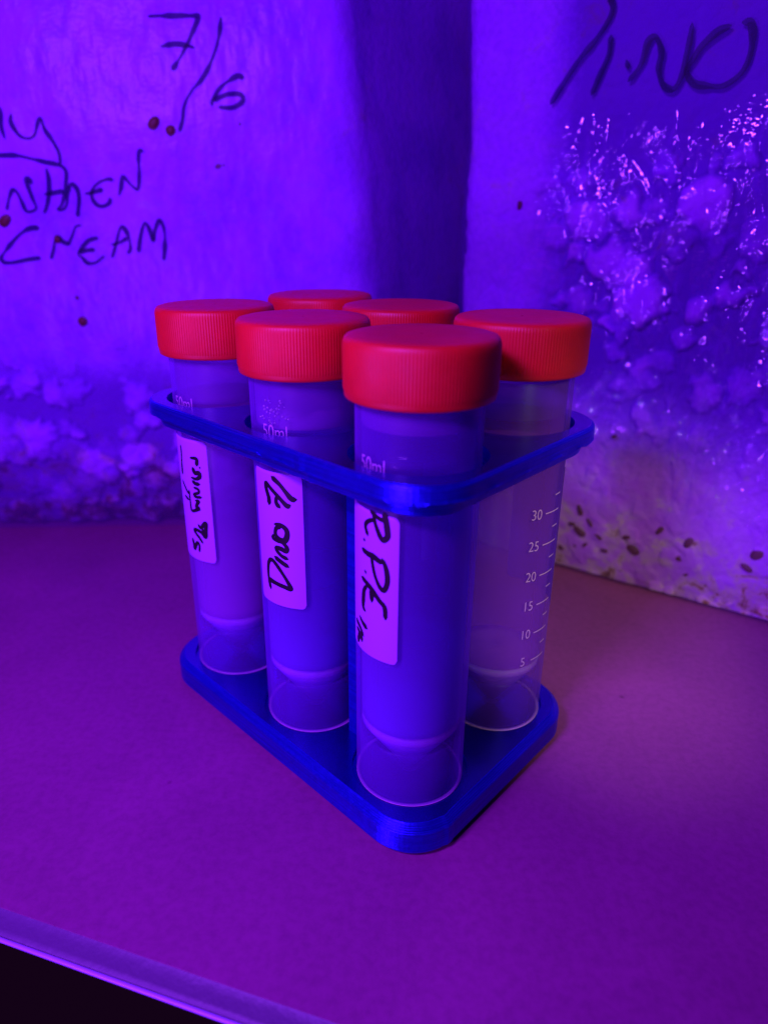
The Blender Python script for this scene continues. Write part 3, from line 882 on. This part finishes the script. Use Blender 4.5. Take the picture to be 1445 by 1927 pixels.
def line_mesh(s0, s1, z, wd=0.32):
    V = []
    for s in np.linspace(s0, s1, 8):
        V += [on_tube(s, z - wd / 2, 0.02), on_tube(s, z + wd / 2, 0.02)]
    return mesh('scale_line', V, [(2 * k, 2 * k + 2, 2 * k + 3, 2 * k + 1) for k in range(7)], False)


DG = R(1) * RT
FIFTY = text_mesh('50ml', 5.0, 112 * DG, 91.6, 0.78)


def printed_scale(parent):
    for k in range(1, 7):
        z = 14.4 + 9.12 * k
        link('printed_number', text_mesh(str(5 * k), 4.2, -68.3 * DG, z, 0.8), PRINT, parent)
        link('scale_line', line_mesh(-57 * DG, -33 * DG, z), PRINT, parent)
        link('scale_line', line_mesh(-43.5 * DG, -33 * DG, z + 4.55), PRINT, parent)


def label_part(parent, rot, origin, a0, a1, z0, z1, ink, width, seed):
    """paper label wrapped round the tube between two angles (degrees, world)"""
    rad = RT + 0.10
    rc = 1.3
    na = 40
    aa = np.linspace(a0, a1, na)
    sa = (aa - a0) * R(1) * RT
    wdt = sa[-1]
    P = []
    for f in np.linspace(0, 1, 40):
        row = []
        for s_, a_ in zip(sa, aa):
            dd = min(s_, wdt - s_)
            cut = 0 if dd >= rc else rc - math.sqrt(max(0, rc * rc - (rc - dd) ** 2))
            z = (z0 + cut) * (1 - f) + (z1 - cut) * f
            t = R(a_) - rot
            row.append((rad * math.cos(t), rad * math.sin(t), z - origin[2]))
        P.append(row)
    P = np.array(P)
    inner = P.copy()
    inner[..., :2] *= (RT + 0.02) / rad
    me = grid_mesh('label', np.concatenate([P, inner[::-1], P[:1]], 0))
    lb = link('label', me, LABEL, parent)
    if ink:
        def surf(s, z, lift):
            t = np.asarray(s) / RT - rot
            return np.stack([(rad + 0.02 + lift) * np.cos(t), (rad + 0.02 + lift) * np.sin(t), np.asarray(z) - origin[2]], -1)
        strokes = [[(a * R(1) * RT, z) for a, z in st] for st in ink]
        ribbons('handwriting', strokes, width, surf, INK, lb, 0.25, seed, 0.25)
    return lb


Z0 = 9.0
TUBES = [
    # x, y, rotation, level, liquid, cap drop, label
    ((0.0, 0.0), 111, 108.0, 'clear', 0.0, 'front corner tube with a red cap and a white label reading R.P.E.', (-182, -108, 52.0, 90, INK_F, 1.35, 1)),
    ((-28.18, 28.18), 130, 101.2, 'clear', 0.0, 'middle red-capped tube of the near row with a white label reading Dino', (-154, -90.6, 50.9, 90, INK_ML, 1.4, 2)),
    ((-56.36, 56.36), 120, 100.5, 'milky', 0.1, 'far left red-capped tube with pinkish cloudy liquid and a small-lettered label', (-172, -100.4, 50.3, 90, INK_L, 1.15, 3)),
    ((27.11, 29.47), 0, 103.2, 'thin', 0.0, 'right red-capped tube showing white scale numbers 5 to 30', (-20, 72, 46.0, 90, None, 1, 4)),
    ((-2.5, 57.65), 110, 102.0, 'clear', 0.2, 'red-capped tube behind the Dino tube, middle of the far row', (-60, 10, 50, 90, None, 1, 5)),
    ((-28.0, 85.83), 60, 102.0, 'thin', 0.0, 'red-capped tube rearmost in the rack, furthest from the viewer', (-60, 10, 50, 90, None, 1, 6)),
]
for k, ((tx, ty), rot, lev, kind, drop, lab, lb) in enumerate(TUBES):
    t = thing('sample_tube', lab, 'tube', (tx, ty, Z0), R(rot), 'red-capped tubes standing in the rack')
    link('tube_body', tube_me, TUBE, t)
    c = link('cap', CAP_ME, CAP, t)
    c.location = (0, 0, (113.94 - Z0 - drop - 0.0) * K)
    c.rotation_euler = (0, 0, 0.7 * k)
    link('foot_rim', RIM_ME, RIM, t)
    link('liquid', liquid_mesh(lev - Z0), WATER[kind], t)
    link('sediment', sed_me, SEDI, t)
    sleeve = lathe('wall_glow_sleeve', [(12.95, lev - Z0 + 0.1), (13.05, lev - Z0 + 0.3), (13.05, 103.5), (12.9, 103.6)], 72)  # added sleeve that paints the bright wall above the liquid
    link('wall_glow_sleeve', sleeve, WALL_GLOW, t)
    if k < 3:
        link('printed_number', FIFTY, PRINT, t)
    if k == 3:
        printed_scale(t)
    if lb:
        label_part(t, R(rot), (tx, ty, Z0), *lb)
    if k == 1:
        # froth under the cap and droplets on the wall
        rs = np.random.RandomState(3)
        na_, nz_ = 64, 9
        a = np.linspace(0, 2 * np.pi, na_, endpoint=False)
        P = []
        for j in range(nz_):
            f = j / (nz_ - 1)
            hgt = 1.0 + (3.4 + 2.4 * fbm(a * 1.6, a * 0 + 2, 9, 2)) * math.sin(math.pi * min(1, f * 0.75 + 0.25)) * (1 if j else 0)
            r_ = 12.95 * (1 - f ** 2.2 * 0.97)
            P.append(np.stack([r_ * np.cos(a), r_ * np.sin(a), lev - Z0 - 0.6 + hgt * (1 if j else 0)], -1) if j else np.stack([12.95 * np.cos(a), 12.95 * np.sin(a), np.full(na_, lev - Z0 - 0.7)], -1))
        link('froth', grid_mesh('froth', np.stack(P), True), FROTH, t)
        bm = bmesh.new()
        for _ in range(34):
            th = R(rs.normal(-118, 9)) - R(rot)
            zz = rs.uniform(102.5, 109)
            rr = abs(rs.normal(0.16, 0.07)) + 0.1
            mt = Matrix.Translation(Vector((14.5 * math.cos(th), 14.5 * math.sin(th), zz - Z0)) * K) @ Matrix.Scale(rr * K, 4)
            bmesh.ops.create_icosphere(bm, subdivisions=1, radius=1.0, matrix=mt)
        me = bpy.data.meshes.new('droplets')
        bm.to_mesh(me)
        bm.free()
        me.polygons.foreach_set('use_smooth', [True] * len(me.polygons))
        d = link('droplets', me, DROP, t)
        d['kind'] = 'stuff'
